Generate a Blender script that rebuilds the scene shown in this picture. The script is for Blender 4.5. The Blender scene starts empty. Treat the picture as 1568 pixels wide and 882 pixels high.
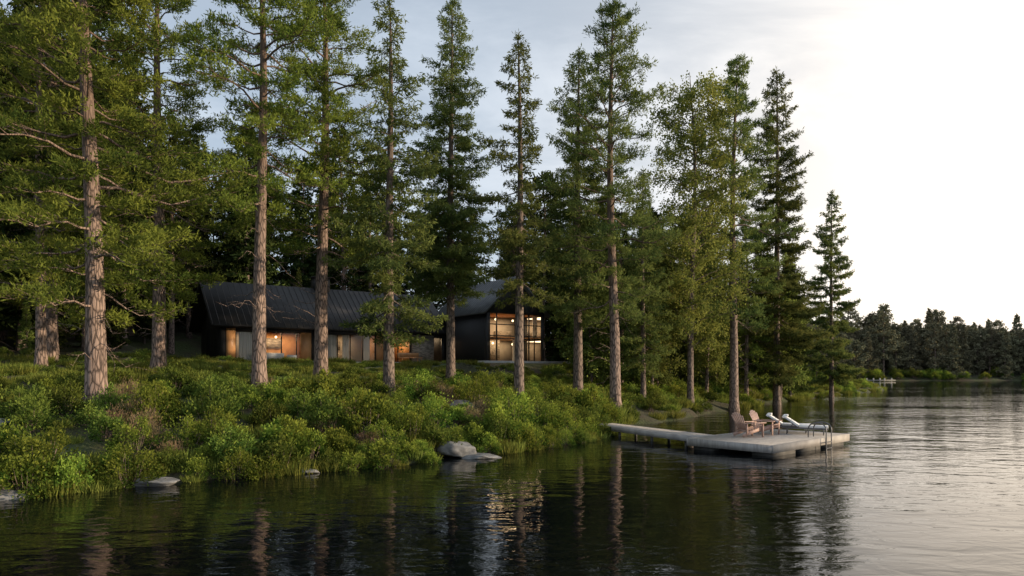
import bpy, math, random
import numpy as np
from mathutils import Vector, Matrix, Euler

R = np.random.default_rng(7)
random.seed(7)
scene = bpy.context.scene
COL = scene.collection

# ------------------------------------------------------------ materials
def new_mat(name):
    m = bpy.data.materials.new(name); m.use_nodes = True
    nt = m.node_tree; nt.nodes.clear()
    out = nt.nodes.new('ShaderNodeOutputMaterial')
    return m, nt, out
def N(nt, t, **kw):
    n = nt.nodes.new(t)
    for k, v in kw.items():
        if k in n.inputs.keys(): n.inputs[k].default_value = v
        else: setattr(n, k, v)
    return n
def L(nt, a, b): nt.links.new(a, b)
def c4(c): return (c[0], c[1], c[2], 1)

def simple_mat(name, c1, c2=None, rough=0.7, scale=6, stretch=(1,1,1), bump=0.3, dist=0.01, metallic=0.0, detail=6):
    m, nt, out = new_mat(name)
    p = N(nt, 'ShaderNodeBsdfPrincipled'); p.inputs['Roughness'].default_value = rough
    p.inputs['Metallic'].default_value = metallic
    tc = N(nt, 'ShaderNodeTexCoord'); mp = N(nt, 'ShaderNodeMapping'); mp.inputs['Scale'].default_value = stretch
    L(nt, tc.outputs['Object'], mp.inputs[0])
    no = N(nt, 'ShaderNodeTexNoise'); no.inputs['Scale'].default_value = scale; no.inputs['Detail'].default_value = detail
    L(nt, mp.outputs[0], no.inputs['Vector'])
    r = N(nt, 'ShaderNodeValToRGB'); r.color_ramp.elements[0].position = .32; r.color_ramp.elements[1].position = .68
    r.color_ramp.elements[0].color = c4(c1); r.color_ramp.elements[1].color = c4(c2 or c1)
    L(nt, no.outputs[0], r.inputs[0]); L(nt, r.outputs[0], p.inputs['Base Color'])
    b = N(nt, 'ShaderNodeBump'); b.inputs['Strength'].default_value = bump; b.inputs['Distance'].default_value = dist
    L(nt, no.outputs[0], b.inputs['Height']); L(nt, b.outputs[0], p.inputs['Normal'])
    L(nt, p.outputs[0], out.inputs[0])
    return m

def leaf_mat(name, dark, light, trans=0.35, vary=.25):
    m, nt, out = new_mat(name)
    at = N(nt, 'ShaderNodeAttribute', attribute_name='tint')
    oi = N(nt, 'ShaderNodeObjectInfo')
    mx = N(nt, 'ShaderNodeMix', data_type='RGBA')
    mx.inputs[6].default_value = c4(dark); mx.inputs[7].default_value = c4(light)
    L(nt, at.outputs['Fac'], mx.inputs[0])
    hs = N(nt, 'ShaderNodeHueSaturation')
    m1 = N(nt, 'ShaderNodeMapRange'); m1.inputs[3].default_value = .475; m1.inputs[4].default_value = .515
    m2 = N(nt, 'ShaderNodeMapRange'); m2.inputs[3].default_value = 1-vary; m2.inputs[4].default_value = 1+vary
    L(nt, oi.outputs['Random'], m1.inputs[0]); L(nt, oi.outputs['Random'], m2.inputs[0])
    L(nt, m1.outputs[0], hs.inputs['Hue']); L(nt, m2.outputs[0], hs.inputs['Value'])
    L(nt, mx.outputs[2], hs.inputs['Color'])
    p = N(nt, 'ShaderNodeBsdfDiffuse')
    L(nt, hs.outputs[0], p.inputs[0])
    if trans <= 0:
        L(nt, p.outputs[0], out.inputs[0]); return m
    t = N(nt, 'ShaderNodeBsdfTranslucent')
    hs2 = N(nt, 'ShaderNodeHueSaturation'); hs2.inputs['Hue'].default_value = .48; hs2.inputs['Value'].default_value = 1.5
    L(nt, hs.outputs[0], hs2.inputs['Color']); L(nt, hs2.outputs[0], t.inputs[0])
    ms = N(nt, 'ShaderNodeMixShader'); ms.inputs[0].default_value = trans
    L(nt, p.outputs[0], ms.inputs[1]); L(nt, t.outputs[0], ms.inputs[2]); L(nt, ms.outputs[0], out.inputs[0])
    return m

def bark_mat(name, c_dark, c_light, c_top):
    m, nt, out = new_mat(name)
    tc = N(nt, 'ShaderNodeTexCoord'); mp = N(nt, 'ShaderNodeMapping'); mp.inputs['Scale'].default_value = (7, 7, 1.7)
    L(nt, tc.outputs['Object'], mp.inputs[0])
    vo = N(nt, 'ShaderNodeTexVoronoi', feature='DISTANCE_TO_EDGE'); vo.inputs['Scale'].default_value = 1.6
    no = N(nt, 'ShaderNodeTexNoise'); no.inputs['Scale'].default_value = 1.6; no.inputs['Detail'].default_value = 8
    L(nt, mp.outputs[0], no.inputs['Vector'])
    mxv = N(nt, 'ShaderNodeMix', data_type='RGBA'); mxv.inputs[0].default_value = .25
    L(nt, mp.outputs[0], mxv.inputs[6]); L(nt, no.outputs[1], mxv.inputs[7]); L(nt, mxv.outputs[2], vo.inputs['Vector'])
    r = N(nt, 'ShaderNodeValToRGB'); r.color_ramp.elements[0].position = 0.0; r.color_ramp.elements[1].position = .2
    r.color_ramp.elements[0].color = c4(c_dark); r.color_ramp.elements[1].color = c4(c_light)
    L(nt, vo.outputs['Distance'], r.inputs[0])
    mul = N(nt, 'ShaderNodeMix', data_type='RGBA', blend_type='MULTIPLY'); mul.inputs[0].default_value = .5
    r2 = N(nt, 'ShaderNodeValToRGB'); r2.color_ramp.elements[0].position = .3; r2.color_ramp.elements[1].position = .7
    r2.color_ramp.elements[0].color = (.35, .33, .32, 1)
    L(nt, no.outputs[0], r2.inputs[0]); L(nt, r.outputs[0], mul.inputs[6]); L(nt, r2.outputs[0], mul.inputs[7])
    sx = N(nt, 'ShaderNodeSeparateXYZ'); L(nt, tc.outputs['Object'], sx.inputs[0])
    mr = N(nt, 'ShaderNodeMapRange'); mr.inputs[1].default_value = 6; mr.inputs[2].default_value = 13; mr.inputs[4].default_value = .75
    L(nt, sx.outputs[2], mr.inputs[0])
    mt = N(nt, 'ShaderNodeMix', data_type='RGBA'); mt.inputs[7].default_value = c4(c_top)
    L(nt, mr.outputs[0], mt.inputs[0]); L(nt, mul.outputs[2], mt.inputs[6])
    p = N(nt, 'ShaderNodeBsdfPrincipled'); p.inputs['Roughness'].default_value = .9
    L(nt, mt.outputs[2], p.inputs['Base Color'])
    b = N(nt, 'ShaderNodeBump'); b.inputs['Strength'].default_value = .9; b.inputs['Distance'].default_value = .05
    L(nt, r.outputs[0], b.inputs['Height']); L(nt, b.outputs[0], p.inputs['Normal'])
    L(nt, p.outputs[0], out.inputs[0])
    return m

M_bark = bark_mat('pine_bark', (.06, .042, .034), (.38, .275, .225), (.13, .085, .060))
M_bark2 = bark_mat('spruce_bark', (.05, .038, .032), (.28, .21, .17), (.12, .09, .07))
M_pine = leaf_mat('pine_needles', (.050, .086, .020), (.200, .245, .045), .32)
M_spruce = leaf_mat('spruce_needles', (.045, .076, .026), (.165, .200, .055), .32)
M_birch = leaf_mat('birch_leaves', (.085, .13, .035), (.26, .31, .075), .4)
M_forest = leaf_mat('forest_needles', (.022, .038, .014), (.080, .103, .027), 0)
M_mid = leaf_mat('leafy_needles', (.060, .092, .026), (.19, .225, .052), 0)
M_far = leaf_mat('far_needles_hazed', (.13, .13, .085), (.22, .205, .12), 0, .12)  # distance haze put into the leaf colour: lighter and more muted
M_shrub = leaf_mat('shrub_leaves', (.050, .100, .018), (.27, .335, .055), .35, .35)
M_shrub2 = leaf_mat('undergrowth_leaves', (.040, .074, .016), (.17, .22, .042), .25, .35)
M_dry = leaf_mat('dry_twigs', (.10, .075, .04), (.30, .22, .125), 0)
M_grass = leaf_mat('grass_blades', (.07, .105, .020), (.28, .31, .07), .3)

# ------------------------------------------------------------ mesh builder
class MB:
    def __init__(s): s.v = []; s.f = []; s.m = []; s.t = []; s.n = 0
    def add(s, verts, quads, mat=0, tint=None):
        verts = np.asarray(verts, dtype=np.float32).reshape(-1, 3); quads = np.asarray(quads, dtype=np.int32).reshape(-1, 4)
        s.v.append(verts); s.f.append(quads + s.n); s.m.append(np.full(len(quads), mat, dtype=np.int32))
        s.t.append(np.full(len(verts), .5, dtype=np.float32) if tint is None else np.asarray(tint, dtype=np.float32))
        s.n += len(verts)
    def tube(s, pts, rad, sides=6, mat=0):
        pts = np.asarray(pts, dtype=float); n = len(pts)
        tan = np.gradient(pts, axis=0); tan /= np.linalg.norm(tan, axis=1)[:, None] + 1e-9
        ref = np.array([0, 0, 1.]) if abs(tan[0][2]) < .8 else np.array([1., 0, 0])
        a = np.cross(tan, ref); a /= np.linalg.norm(a, axis=1)[:, None] + 1e-9
        b = np.cross(tan, a)
        ang = np.arange(sides) * 2 * math.pi / sides
        rad = np.asarray(rad, dtype=float)
        V = pts[:, None, :] + rad[:, None, None] * (np.cos(ang)[None, :, None] * a[:, None, :] + np.sin(ang)[None, :, None] * b[:, None, :])
        i = np.arange(n - 1)[:, None] * sides; j = np.arange(sides)[None, :]; j2 = (j + 1) % sides
        Q = np.stack([i + j, i + j2, i + sides + j2, i + sides + j], -1).reshape(-1, 4)
        s.add(V.reshape(-1, 3), Q, mat)
    def leaves(s, C, D, Ln, W, mat, tint, rng):
        n = len(C)
        D = D / (np.linalg.norm(D, axis=1)[:, None] + 1e-9)
        sd = np.cross(D, rng.normal(size=(n, 3))); sd /= np.linalg.norm(sd, axis=1)[:, None] + 1e-9
        Ln = np.broadcast_to(Ln, (n,))[:, None]; W = np.broadcast_to(W, (n,))[:, None]
        V = np.stack([C, C + .5 * Ln * D + .5 * W * sd, C + Ln * D, C + .5 * Ln * D - .5 * W * sd], 1).reshape(-1, 3)
        s.add(V, np.arange(4 * n).reshape(-1, 4), mat, np.repeat(tint, 4))
    def hexa(s, v8, mat=0):
        s.add(v8, [[0,3,2,1],[4,5,6,7],[0,1,5,4],[1,2,6,5],[2,3,7,6],[3,0,4,7]], mat)
    def box(s, x0, x1, y0, y1, z0, z1, mat=0):
        s.hexa([(x0,y0,z0),(x1,y0,z0),(x1,y1,z0),(x0,y1,z0),(x0,y0,z1),(x1,y0,z1),(x1,y1,z1),(x0,y1,z1)], mat)
    def beam(s, p0, p1, w, h, mat=0, up=(0,0,1)):
        p0 = Vector(p0); p1 = Vector(p1); d = (p1 - p0).normalized(); u = Vector(up)
        if abs(d.dot(u)) > .95: u = Vector((1, 0, 0))
        a = d.cross(u).normalized() * (w / 2); b = a.cross(d).normalized() * (h / 2)
        s.hexa([p0-a-b, p0+a-b, p0+a+b, p0-a+b, p1-a-b, p1+a-b, p1+a+b, p1-a+b], mat)
    def build(s, name, mats, parent=None, smooth=False, link=True):
        me = bpy.data.meshes.new(name)
        V = np.concatenate(s.v); F = np.concatenate(s.f); M = np.concatenate(s.m); T = np.concatenate(s.t)
        me.vertices.add(len(V)); me.vertices.foreach_set('co', V.ravel())
        me.loops.add(F.size); me.loops.foreach_set('vertex_index', F.ravel())
        me.polygons.add(len(F)); me.polygons.foreach_set('loop_start', np.arange(len(F), dtype=np.int32) * 4)
        me.polygons.foreach_set('loop_total', np.full(len(F), 4, dtype=np.int32))
        me.polygons.foreach_set('material_index', M)
        if smooth: me.polygons.foreach_set('use_smooth', np.ones(len(F), dtype=bool))
        at = me.attributes.new('tint', 'FLOAT', 'POINT'); at.data.foreach_set('value', T)
        for m in mats: me.materials.append(m)
        me.update(calc_edges=True)
        if not link: return me
        o = bpy.data.objects.new(name, me); COL.objects.link(o)
        if parent: o.parent = parent
        return o

def empty(name, loc=(0,0,0), rz=0):
    e = bpy.data.objects.new(name, None); COL.objects.link(e); e.location = loc; e.rotation_euler = (0, 0, rz)
    e.empty_display_size = .2
    return e
def inst(name, me, loc, rz=0, sc=1, parent=None, tilt=(0,0)):
    o = bpy.data.objects.new(name, me); COL.objects.link(o); o.location = loc; o.rotation_euler = (tilt[0], tilt[1], rz)
    o.scale = sc if isinstance(sc, (tuple, list)) else (sc, sc, sc)
    if parent: o.parent = parent
    return o

# ------------------------------------------------------------ terrain
SHORE = [(-400,-150),(-120,-45),(-60,-12),(-35,5),(-22,13.5),(-13.1,17.6),(-11.0,19.9),(-7.9,21.4),(-6.2,22.9),(-4.2,23.7),(-2.1,26.2),
         (.4,28.2),(2.2,31),(3.6,32.4),(5.0,37.2),(8.2,42),(12.6,48),(20,60),(29,73),(47,96),(57,108),(65,119),(66,124),(58,132),(48,150),(42,185),
         (80,216),(125,228),(175,232),(260,226),(400,180),(700,20),(1600,-200)]
POLY = SHORE + [(1600,2600),(-1600,2600),(-1600,-150)]
SH = np.array(SHORE, float); PO = np.array(POLY, float)
HO = np.array([-22.4, 52.0]); HA = math.radians(35); HZ = 4.05
def sdist(x, y):
    x = np.asarray(x, float); y = np.asarray(y, float); d = np.full(x.shape, 1e9)
    for i in range(len(SH) - 1):
        a = SH[i]; b = SH[i+1]; ab = b - a; t = np.clip(((x-a[0])*ab[0] + (y-a[1])*ab[1]) / (ab@ab), 0, 1)
        d = np.minimum(d, np.hypot(x - a[0] - t*ab[0], y - a[1] - t*ab[1]))
    ins = np.zeros(x.shape, bool)
    for i in range(len(PO)):
        a = PO[i]; b = PO[(i+1) % len(PO)]
        if a[1] == b[1]: continue
        c = ((a[1] > y) != (b[1] > y)) & (x < (b[0]-a[0]) * (y-a[1]) / (b[1]-a[1]) + a[0])
        ins ^= c
    return np.where(ins, d, -d)
def loc_house(x, y):
    dx = x - HO[0]; dy = y - HO[1]
    return dx*math.cos(HA) + dy*math.sin(HA), -dx*math.sin(HA) + dy*math.cos(HA)
def height(x, y):
    x = np.asarray(x, float); y = np.asarray(y, float)
    s = sdist(x, y)
    s = s + .5*np.sin(x*1.3+y*.4)*np.sin(y*1.1-x*.5)*(np.abs(s) < 60)
    h = np.interp(s, [-60,-6,0,.8,3,9,16,27,42,70,110,200,1500], [-6,-1.6,-.1,.4,.95,1.95,3.0,3.95,5.5,10,16,22,40])
    n = .12*np.sin(x*.9+1)*np.cos(y*.8) + .07*np.sin(x*2.3-y*1.7) + .05*np.sin(x*3.7+y*3.1)
    h = h + n*np.clip(s/4, 0, 1)
    lx, ly = loc_house(x, y)
    dd = np.maximum(np.maximum(-1 - lx, lx - 29), np.maximum(-3.0 - 4.2*((lx > 17)*1.0) - ly, ly - 10))
    k = np.clip(1 - dd/5, 0, 1); k = k*k*(3-2*k)
    h = h*(1-k) + (HZ - .06)*k
    return h
def hz(x, y): return float(height(np.array([x]), np.array([y]))[0])

gx = np.concatenate([np.linspace(-1600,-64,22), np.arange(-60,80,.6), np.arange(80,330,4), np.linspace(340,1600,16)])
gy = np.concatenate([np.linspace(-400,2,14), np.arange(5,132,.6), np.arange(132,300,4), np.linspace(310,2600,18)])
X, Y = np.meshgrid(gx, gy); Z = height(X, Y)
tb = MB(); nx = len(gx); ny = len(gy)
I, J = np.meshgrid(np.arange(nx-1), np.arange(ny-1)); q = (J*nx+I).ravel()
tb.add(np.stack([X, Y, Z], -1).reshape(-1, 3), np.stack([q, q+1, q+nx+1, q+nx], -1))

m, nt, out = new_mat('forest_ground')
tc = N(nt, 'ShaderNodeTexCoord')
n1 = N(nt, 'ShaderNodeTexNoise'); n1.inputs['Scale'].default_value = .45; n1.inputs['Detail'].default_value = 8
n2 = N(nt, 'ShaderNodeTexNoise'); n2.inputs['Scale'].default_value = 6; n2.inputs['Detail'].default_value = 8
L(nt, tc.outputs['Object'], n1.inputs['Vector']); L(nt, tc.outputs['Object'], n2.inputs['Vector'])
r = N(nt, 'ShaderNodeValToRGB'); r.color_ramp.elements[0].position = .35; r.color_ramp.elements[1].position = .62
r.color_ramp.elements[0].color = (.085, .062, .038, 1); r.color_ramp.elements[1].color = (.080, .108, .030, 1)
L(nt, n1.outputs[0], r.inputs[0])
mm = N(nt, 'ShaderNodeMix', data_type='RGBA', blend_type='MULTIPLY'); mm.inputs[0].default_value = .8
L(nt, r.outputs[0], mm.inputs[6]); L(nt, n2.outputs[0], mm.inputs[7])
p = N(nt, 'ShaderNodeBsdfPrincipled'); p.inputs['Roughness'].default_value = .95
L(nt, mm.outputs[2], p.inputs['Base Color'])
b = N(nt, 'ShaderNodeBump'); b.inputs['Strength'].default_value = .8; b.inputs['Distance'].default_value = .12
L(nt, n2.outputs[0], b.inputs['Height']); L(nt, b.outputs[0], p.inputs['Normal']); L(nt, p.outputs[0], out.inputs[0])
tb.build('ground', [m], smooth=True)

# ------------------------------------------------------------ water
m, nt, out = new_mat('lake_water')
tc = N(nt, 'ShaderNodeTexCoord')
def wave(scale, sc, rot, detail=3, dist=.6):
    mp = N(nt, 'ShaderNodeMapping'); mp.inputs['Scale'].default_value = sc; mp.inputs['Rotation'].default_value = (0, 0, rot)
    L(nt, tc.outputs['Object'], mp.inputs[0])
    no = N(nt, 'ShaderNodeTexNoise'); no.inputs['Scale'].default_value = scale; no.inputs['Detail'].default_value = detail
    no.inputs['Distortion'].default_value = dist
    L(nt, mp.outputs[0], no.inputs['Vector']); return no.outputs[0]
w1 = wave(.6, (.6, 1.15, 1), .5, 2); w2 = wave(2.6, (.65, 1.25, 1), -.35, 3); w3 = wave(.07, (.6, 1, 1), .5, 2)
a1 = N(nt, 'ShaderNodeMath', operation='MULTIPLY'); a1.inputs[1].default_value = .30; L(nt, w2, a1.inputs[0])
a2 = N(nt, 'ShaderNodeMath', operation='ADD'); L(nt, w1, a2.inputs[0]); L(nt, a1.outputs[0], a2.inputs[1])
amp = N(nt, 'ShaderNodeMapRange'); amp.inputs[1].default_value = .35; amp.inputs[2].default_value = .65; amp.inputs[3].default_value = .35; amp.inputs[4].default_value = 1.0
L(nt, w3, amp.inputs[0])
a3 = N(nt, 'ShaderNodeMath', operation='MULTIPLY'); L(nt, a2.outputs[0], a3.inputs[0]); L(nt, amp.outputs[0], a3.inputs[1])
b = N(nt, 'ShaderNodeBump'); b.inputs['Strength'].default_value = 1; b.inputs['Distance'].default_value = .072
L(nt, a3.outputs[0], b.inputs['Height'])
p = N(nt, 'ShaderNodeBsdfPrincipled'); p.inputs['Base Color'].default_value = (.002, .003, .004, 1)
p.inputs['Roughness'].default_value = .02; p.inputs['IOR'].default_value = 1.36
L(nt, b.outputs[0], p.inputs['Normal']); L(nt, p.outputs[0], out.inputs[0])
wb = MB(); wb.add([(-1600,-900,0),(1600,-900,0),(1600,2500,0),(-1600,2500,0)], [[0,1,2,3]]); wb.build('lake_water', [m])

# ------------------------------------------------------------ trees
def trunk(mb, H, r0, rng, lean=(0,0), sides=10, wob=.12):
    n = 16; t = np.linspace(0, 1, n)
    ph = rng.uniform(0, 6, 2)
    px = lean[0]*t*H + wob*np.sin(t*5+ph[0])*t*2; py = lean[1]*t*H + wob*np.sin(t*4+ph[1])*t*2
    z = t*H - .5*(t == 0)
    z[1] = .35; px[1] = px[0]; z[2] = 1.0
    rad = r0*(1-t)**.75*.95 + .015; rad[0] = r0*1.45; rad[1] = r0*1.2; rad[2] = r0*1.0
    P = np.stack([px, py, z], -1); mb.tube(P, rad, sides, 0)
    return lambda zz: np.array([np.interp(zz, z, px), np.interp(zz, z, py), zz]), lambda zz: np.interp(zz, z, rad)

def emit_tufts(mb, T, O, TI, K, ln, w, jit, upb, rng, mat=1, ow=.7):
    T = np.array(T); O = np.array(O); TI = np.array(TI); n = len(T)
    C = np.repeat(T, K, 0) + rng.normal(size=(n*K, 3))*jit
    D = np.repeat(O, K, 0)*ow + rng.normal(size=(n*K, 3))*.75 + np.array([0, 0, upb])
    tint = np.clip(np.repeat(TI, K) + rng.normal(size=n*K)*.16, 0, 1)
    mb.leaves(C, D, rng.uniform(.7, 1.25, n*K)*ln, rng.uniform(.7, 1.3, n*K)*w, mat, tint, rng)

def make_pine(seed, H=22, r0=.36, c0=.3, Rc=3.4, nb=75, K=14, lean=(0,0), ln=.22, w=.055, dead=10, leafm=None, link=None, gap=.12, subs=9, step=.17, jit=.10):
    rng = np.random.default_rng(seed); mb = MB()
    pos, rad = trunk(mb, H, r0, rng, lean)
    T = []; O = []; TI = []
    for i in range(nb):
        t = ((i + rng.uniform(0, 1))/nb)**.9
        z0 = H*(c0 + (1-c0)*t*.985)
        env = (0.66 + .34*math.sin(math.pi*min(1, t*1.25)))*math.sqrt(max(0.03, 1 - t**2.6))
        Lb = Rc*env*rng.uniform(.5, 1.15)
        if rng.random() < gap: Lb *= .45
        az = i*2.4 + rng.uniform(-.5, .5)
        up = -.25 + .95*t + rng.uniform(-.2, .25)
        d = np.array([math.cos(az), math.sin(az), 0]); sid = np.array([-d[1], d[0], 0])
        s = np.linspace(0, 1, 6); wv = rng.uniform(-.2, .2)
        P = pos(z0) + (s[:, None]*d + (s**2)[:, None]*sid*wv)*Lb
        P[:, 2] += Lb*(up*s - .35*(1-t)*s + .32*(1-t)*s**2 + .06*np.sin(s*7+az))
        rb = min(.018 + .013*Lb, rad(z0)*.6)
        mb.tube(P, rb*(1-s*.85), 5, 0)
        tb_ = rng.uniform(.15, .85)
        for k in range(subs):
            u = .28 + .72*(k + rng.random()*.8)/subs
            if Lb < 1.0: u = max(u, .4)
            u = min(u, 1)
            p0 = np.array([np.interp(u, s, P[:, c]) for c in range(3)])
            sgn = 1 if k % 2 else -1
            dd = d*(.6 + .5*u) + sid*sgn*rng.uniform(.3, 1.1)*(1.2-u*.6) + np.array([0, 0, rng.uniform(-.1, .5)])
            dd /= np.linalg.norm(dd)
            ls = Lb*rng.uniform(.2, .36)*(1.3 - .5*u) + .18
            p1 = p0 + dd*ls; pm = (p0+p1)/2 + np.array([0, 0, -.05*ls])
            mb.tube([p0, pm, p1], [rb*.3, rb*.2, .005], 3, 0)
            nt_ = max(2, int(ls*.65/step) + 1)
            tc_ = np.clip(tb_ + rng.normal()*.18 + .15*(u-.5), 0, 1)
            for j in range(nt_):
                v = .4 + .65*(j+1)/nt_
                pp = p0 + dd*ls*v + rng.normal(size=3)*np.array([.14, .14, .08])
                T.append(pp); O.append(dd); TI.append(tc_)
    for i in range(dead):
        z0 = H*rng.uniform(c0*.45, c0*1.05); az = rng.uniform(0, 6.28); Lb = rng.uniform(.5, 2.0)
        d = np.array([math.cos(az), math.sin(az), rng.uniform(-.3, .2)]); s = np.linspace(0, 1, 5)
        P = pos(z0) + s[:, None]*d*Lb; P[:, 2] += .15*np.sin(s*5+az)*Lb - .2*s**2*Lb
        mb.tube(P, (.024)*(1-s*.85), 4, 0)
        for k in range(3):
            q0 = P[2+k % 3]; dd = d + rng.normal(size=3)*.5
            mb.tube([q0, q0+dd*Lb*.25], [.010, .004], 3, 0)
    emit_tufts(mb, T, O, TI, K, ln, w, jit, .45, rng, ow=.4)
    return mb.build(link or 'pine_tree', [M_bark, leafm or M_pine], link=link is None)

def make_spruce(seed, H=24, r0=.3, c0=.15, Rc=3.0, nb=150, K=8, lean=(0,0), ln=.24, w=.06, leafm=None, link=None, sparse=.0, power=.8, name='spruce_tree', droop=.45, dens=1.0):
    rng = np.random.default_rng(seed); mb = MB()
    pos, rad = trunk(mb, H, r0, rng, lean, wob=.05)
    T = []; O = []; TI = []
    for i in range(nb):
        t = ((i + rng.uniform(0, 1))/nb)**1.05
        z0 = H*(c0 + (1-c0)*t*.985)
        lowtap = min(1, .55 + t*3.2)
        Lb = Rc*((1-t)**power*.93 + .05)*lowtap*rng.uniform(.5, 1.18)
        if rng.random() < sparse: Lb *= .4
        az = i*2.4 + rng.uniform(-.6, .6)
        up = -.15 + .75*t + rng.uniform(-.12, .12)
        d = np.array([math.cos(az), math.sin(az), 0]); sid = np.array([-d[1], d[0], 0])
        s = np.linspace(0, 1, 5)
        P = pos(z0) + s[:, None]*d*Lb
        dr = droop*(1-t) + .08
        P[:, 2] += Lb*(up*s - dr*s*1.1 + dr*.75*s**3)
        rb = min(.012 + .010*Lb, rad(z0)*.6)
        mb.tube(P, rb*(1-s*.85), 4, 0)
        tb_ = rng.uniform(.15, .85)
        nsub = max(3, int(Lb/.27*dens))
        for k in range(nsub):
            u = .18 + .82*(k+.7*rng.random())/nsub
            p0 = np.array([np.interp(u, s, P[:, c]) for c in range(3)])
            for sgn in (-1, 1):
                dd = d*.75 + sid*sgn*rng.uniform(.6, 1.0) + np.array([0, 0, rng.uniform(-.45, .0)])
                dd /= np.linalg.norm(dd)
                ls = Lb*.38*(1.08-u)*rng.uniform(.7, 1.2) + .12
                nt_ = max(1, int(ls/.24)+1)
                for j in range(nt_):
                    v = (j+.6)/nt_
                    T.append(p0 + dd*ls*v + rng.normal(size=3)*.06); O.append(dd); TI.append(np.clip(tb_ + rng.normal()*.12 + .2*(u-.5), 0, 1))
    for z_ in np.linspace(.965, 1.0, 7)*H: T.append(pos(z_)); O.append(np.array([0, 0, 1.])); TI.append(.5)
    emit_tufts(mb, T, O, TI, K, ln, w, .06, -.15, rng)
    return mb.build(link or name, [M_bark2, leafm or M_spruce], link=link is None)

def make_birch(seed, H=23, r0=.26, c0=.18, Rc=3.2, nb=60, link=None, tw=11, K=13, ln=.13, w=.10, leafm=None):
    rng = np.random.default_rng(seed); mb = MB()
    pos, rad = trunk(mb, H, r0, rng, (0.005, 0), wob=.2)
    T = []; O = []; TI = []
    for i in range(nb):
        t = (i + rng.uniform(0, 1))/nb
        z0 = H*(c0 + (1-c0)*t*.93)
        Lb = Rc*(.4 + .6*math.sin(math.pi*min(1, .15+t*.8)))*rng.uniform(.55, 1.15)
        az = i*2.4 + rng.uniform(-.5, .5); d = np.array([math.cos(az), math.sin(az), 0])
        s = np.linspace(0, 1, 6); P = pos(z0) + s[:, None]*d*Lb
        P[:, 2] += Lb*(1.0*s - .45*s**2)*rng.uniform(.3, 1.1)
        mb.tube(P, min(.05, rad(z0)*.5)*(1-s*.85), 4, 0)
        tb_ = rng.uniform(.15, .85)
        for k in range(tw):
            u = .25 + .75*rng.random(); p0 = np.array([np.interp(u, s, P[:, c]) for c in range(3)])
            dd = d*.5 + rng.normal(size=3)*.6; dd /= np.linalg.norm(dd); ls = rng.uniform(.3, .95)*Rc/3.2
            mb.tube([p0, p0+dd*ls], [.012, .004], 3, 0)
            for j in range(3):
                T.append(p0 + dd*ls*(.4+.3*j) + rng.normal(size=3)*.1); O.append(dd); TI.append(np.clip(tb_+rng.normal()*.15, 0, 1))
    emit_tufts(mb, T, O, TI, K, ln, w, .19, -.2, rng)
    return mb.build(link or 'birch_tree', [M_bark2, leafm or M_birch], link=link is None)

def put(o, x, y, rz=0):
    o.location = (x, y, hz(x, y) - .05); o.rotation_euler[2] = rz

put(make_pine(11, H=23, r0=.40, c0=.15, Rc=4.5, nb=96, K=19, lean=(-.025, 0), dead=10, gap=.15), -16.4, 27.0)
put(make_pine(12, H=24, r0=.36, c0=.18, Rc=4.1, nb=84, K=16, dead=8), -18.9, 36.5)
put(make_pine(13, H=24, r0=.34, c0=.36, Rc=3.8, nb=70, K=18, dead=14, gap=.22), -12.2, 33.0)
put(make_pine(14, H=24, r0=.39, c0=.30, Rc=4.0, nb=84, K=17, dead=10, gap=.12, lean=(.012,0)), -10.8, 38.5)
put(make_spruce(15, H=20.5, r0=.30, c0=.16, Rc=3.4, nb=110, K=9, sparse=.35, power=.5), -6.3, 35.0)
put(make_spruce(16, H=27, r0=.33, c0=.24, Rc=3.9, nb=190, K=9, power=.6), -4.3, 48.0)
put(make_spruce(17, H=20.8, r0=.30, c0=.30, Rc=3.2, nb=84, K=9, sparse=.3, power=.55), .4, 38.0)
put(make_spruce(18, H=23.5, r0=.34, c0=.26, Rc=3.4, nb=135, K=9, power=.55), 4.4, 45.5)
put(make_pine(19, H=25.6, r0=.36, c0=.24, Rc=3.9, nb=88, K=16, ln=.24, leafm=M_spruce, gap=.25, lean=(-.018,0)), 6.5, 42.5)
put(make_spruce(20, H=17, r0=.2, c0=.15, Rc=3.0, nb=110, K=8), 9.6, 50.0)
put(make_birch(21, H=26, c0=.16, Rc=4.0, nb=80, tw=13, K=13, ln=.17, w=.13), 13.8, 52.8)
put(make_pine(22, H=29.5, r0=.38, c0=.26, Rc=4.9, nb=78, K=15, leafm=M_spruce, ln=.28, w=.075, gap=.3), 18.7, 57.5)
put(make_spruce(23, H=33, r0=.36, c0=.10, Rc=5.4, nb=165, K=8, ln=.32, w=.08, power=.62, sparse=.15), 25.6, 66.0)
put(make_spruce(24, H=26, r0=.28, c0=.10, Rc=4.6, nb=110, K=8, ln=.36, w=.10, sparse=.25, power=.6), 40.0, 85.5)
put(make_spruce(25, H=17, r0=.2, c0=.08, Rc=3.8, nb=110, K=8, ln=.34, w=.09, leafm=M_mid), 31.5, 77.5)
put(make_pine(26, H=22, r0=.26, c0=.14, Rc=3.9, nb=76, K=14), -24.5, 35.5)
put(make_pine(27, H=22, r0=.24, c0=.16, Rc=4.0, nb=76, K=13), -28.5, 42.5)
put(make_pine(28, H=18, r0=.2, c0=.1, Rc=3.4, nb=60, K=12), 22.5, 65.5)
put(make_birch(29, H=17, r0=.16, c0=.1, Rc=3.0, nb=55, tw=12, K=13, ln=.17, w=.13), 17.2, 60.5)
put(make_birch(30, H=14, r0=.15, c0=.08, Rc=3.0, nb=50, tw=12, K=13, ln=.2, w=.15), 29.0, 73.8)
put(make_birch(31, H=12, r0=.14, c0=.1, Rc=2.6, nb=45, tw=12, K=12, ln=.16, w=.12), 11.2, 54.5)

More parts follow.
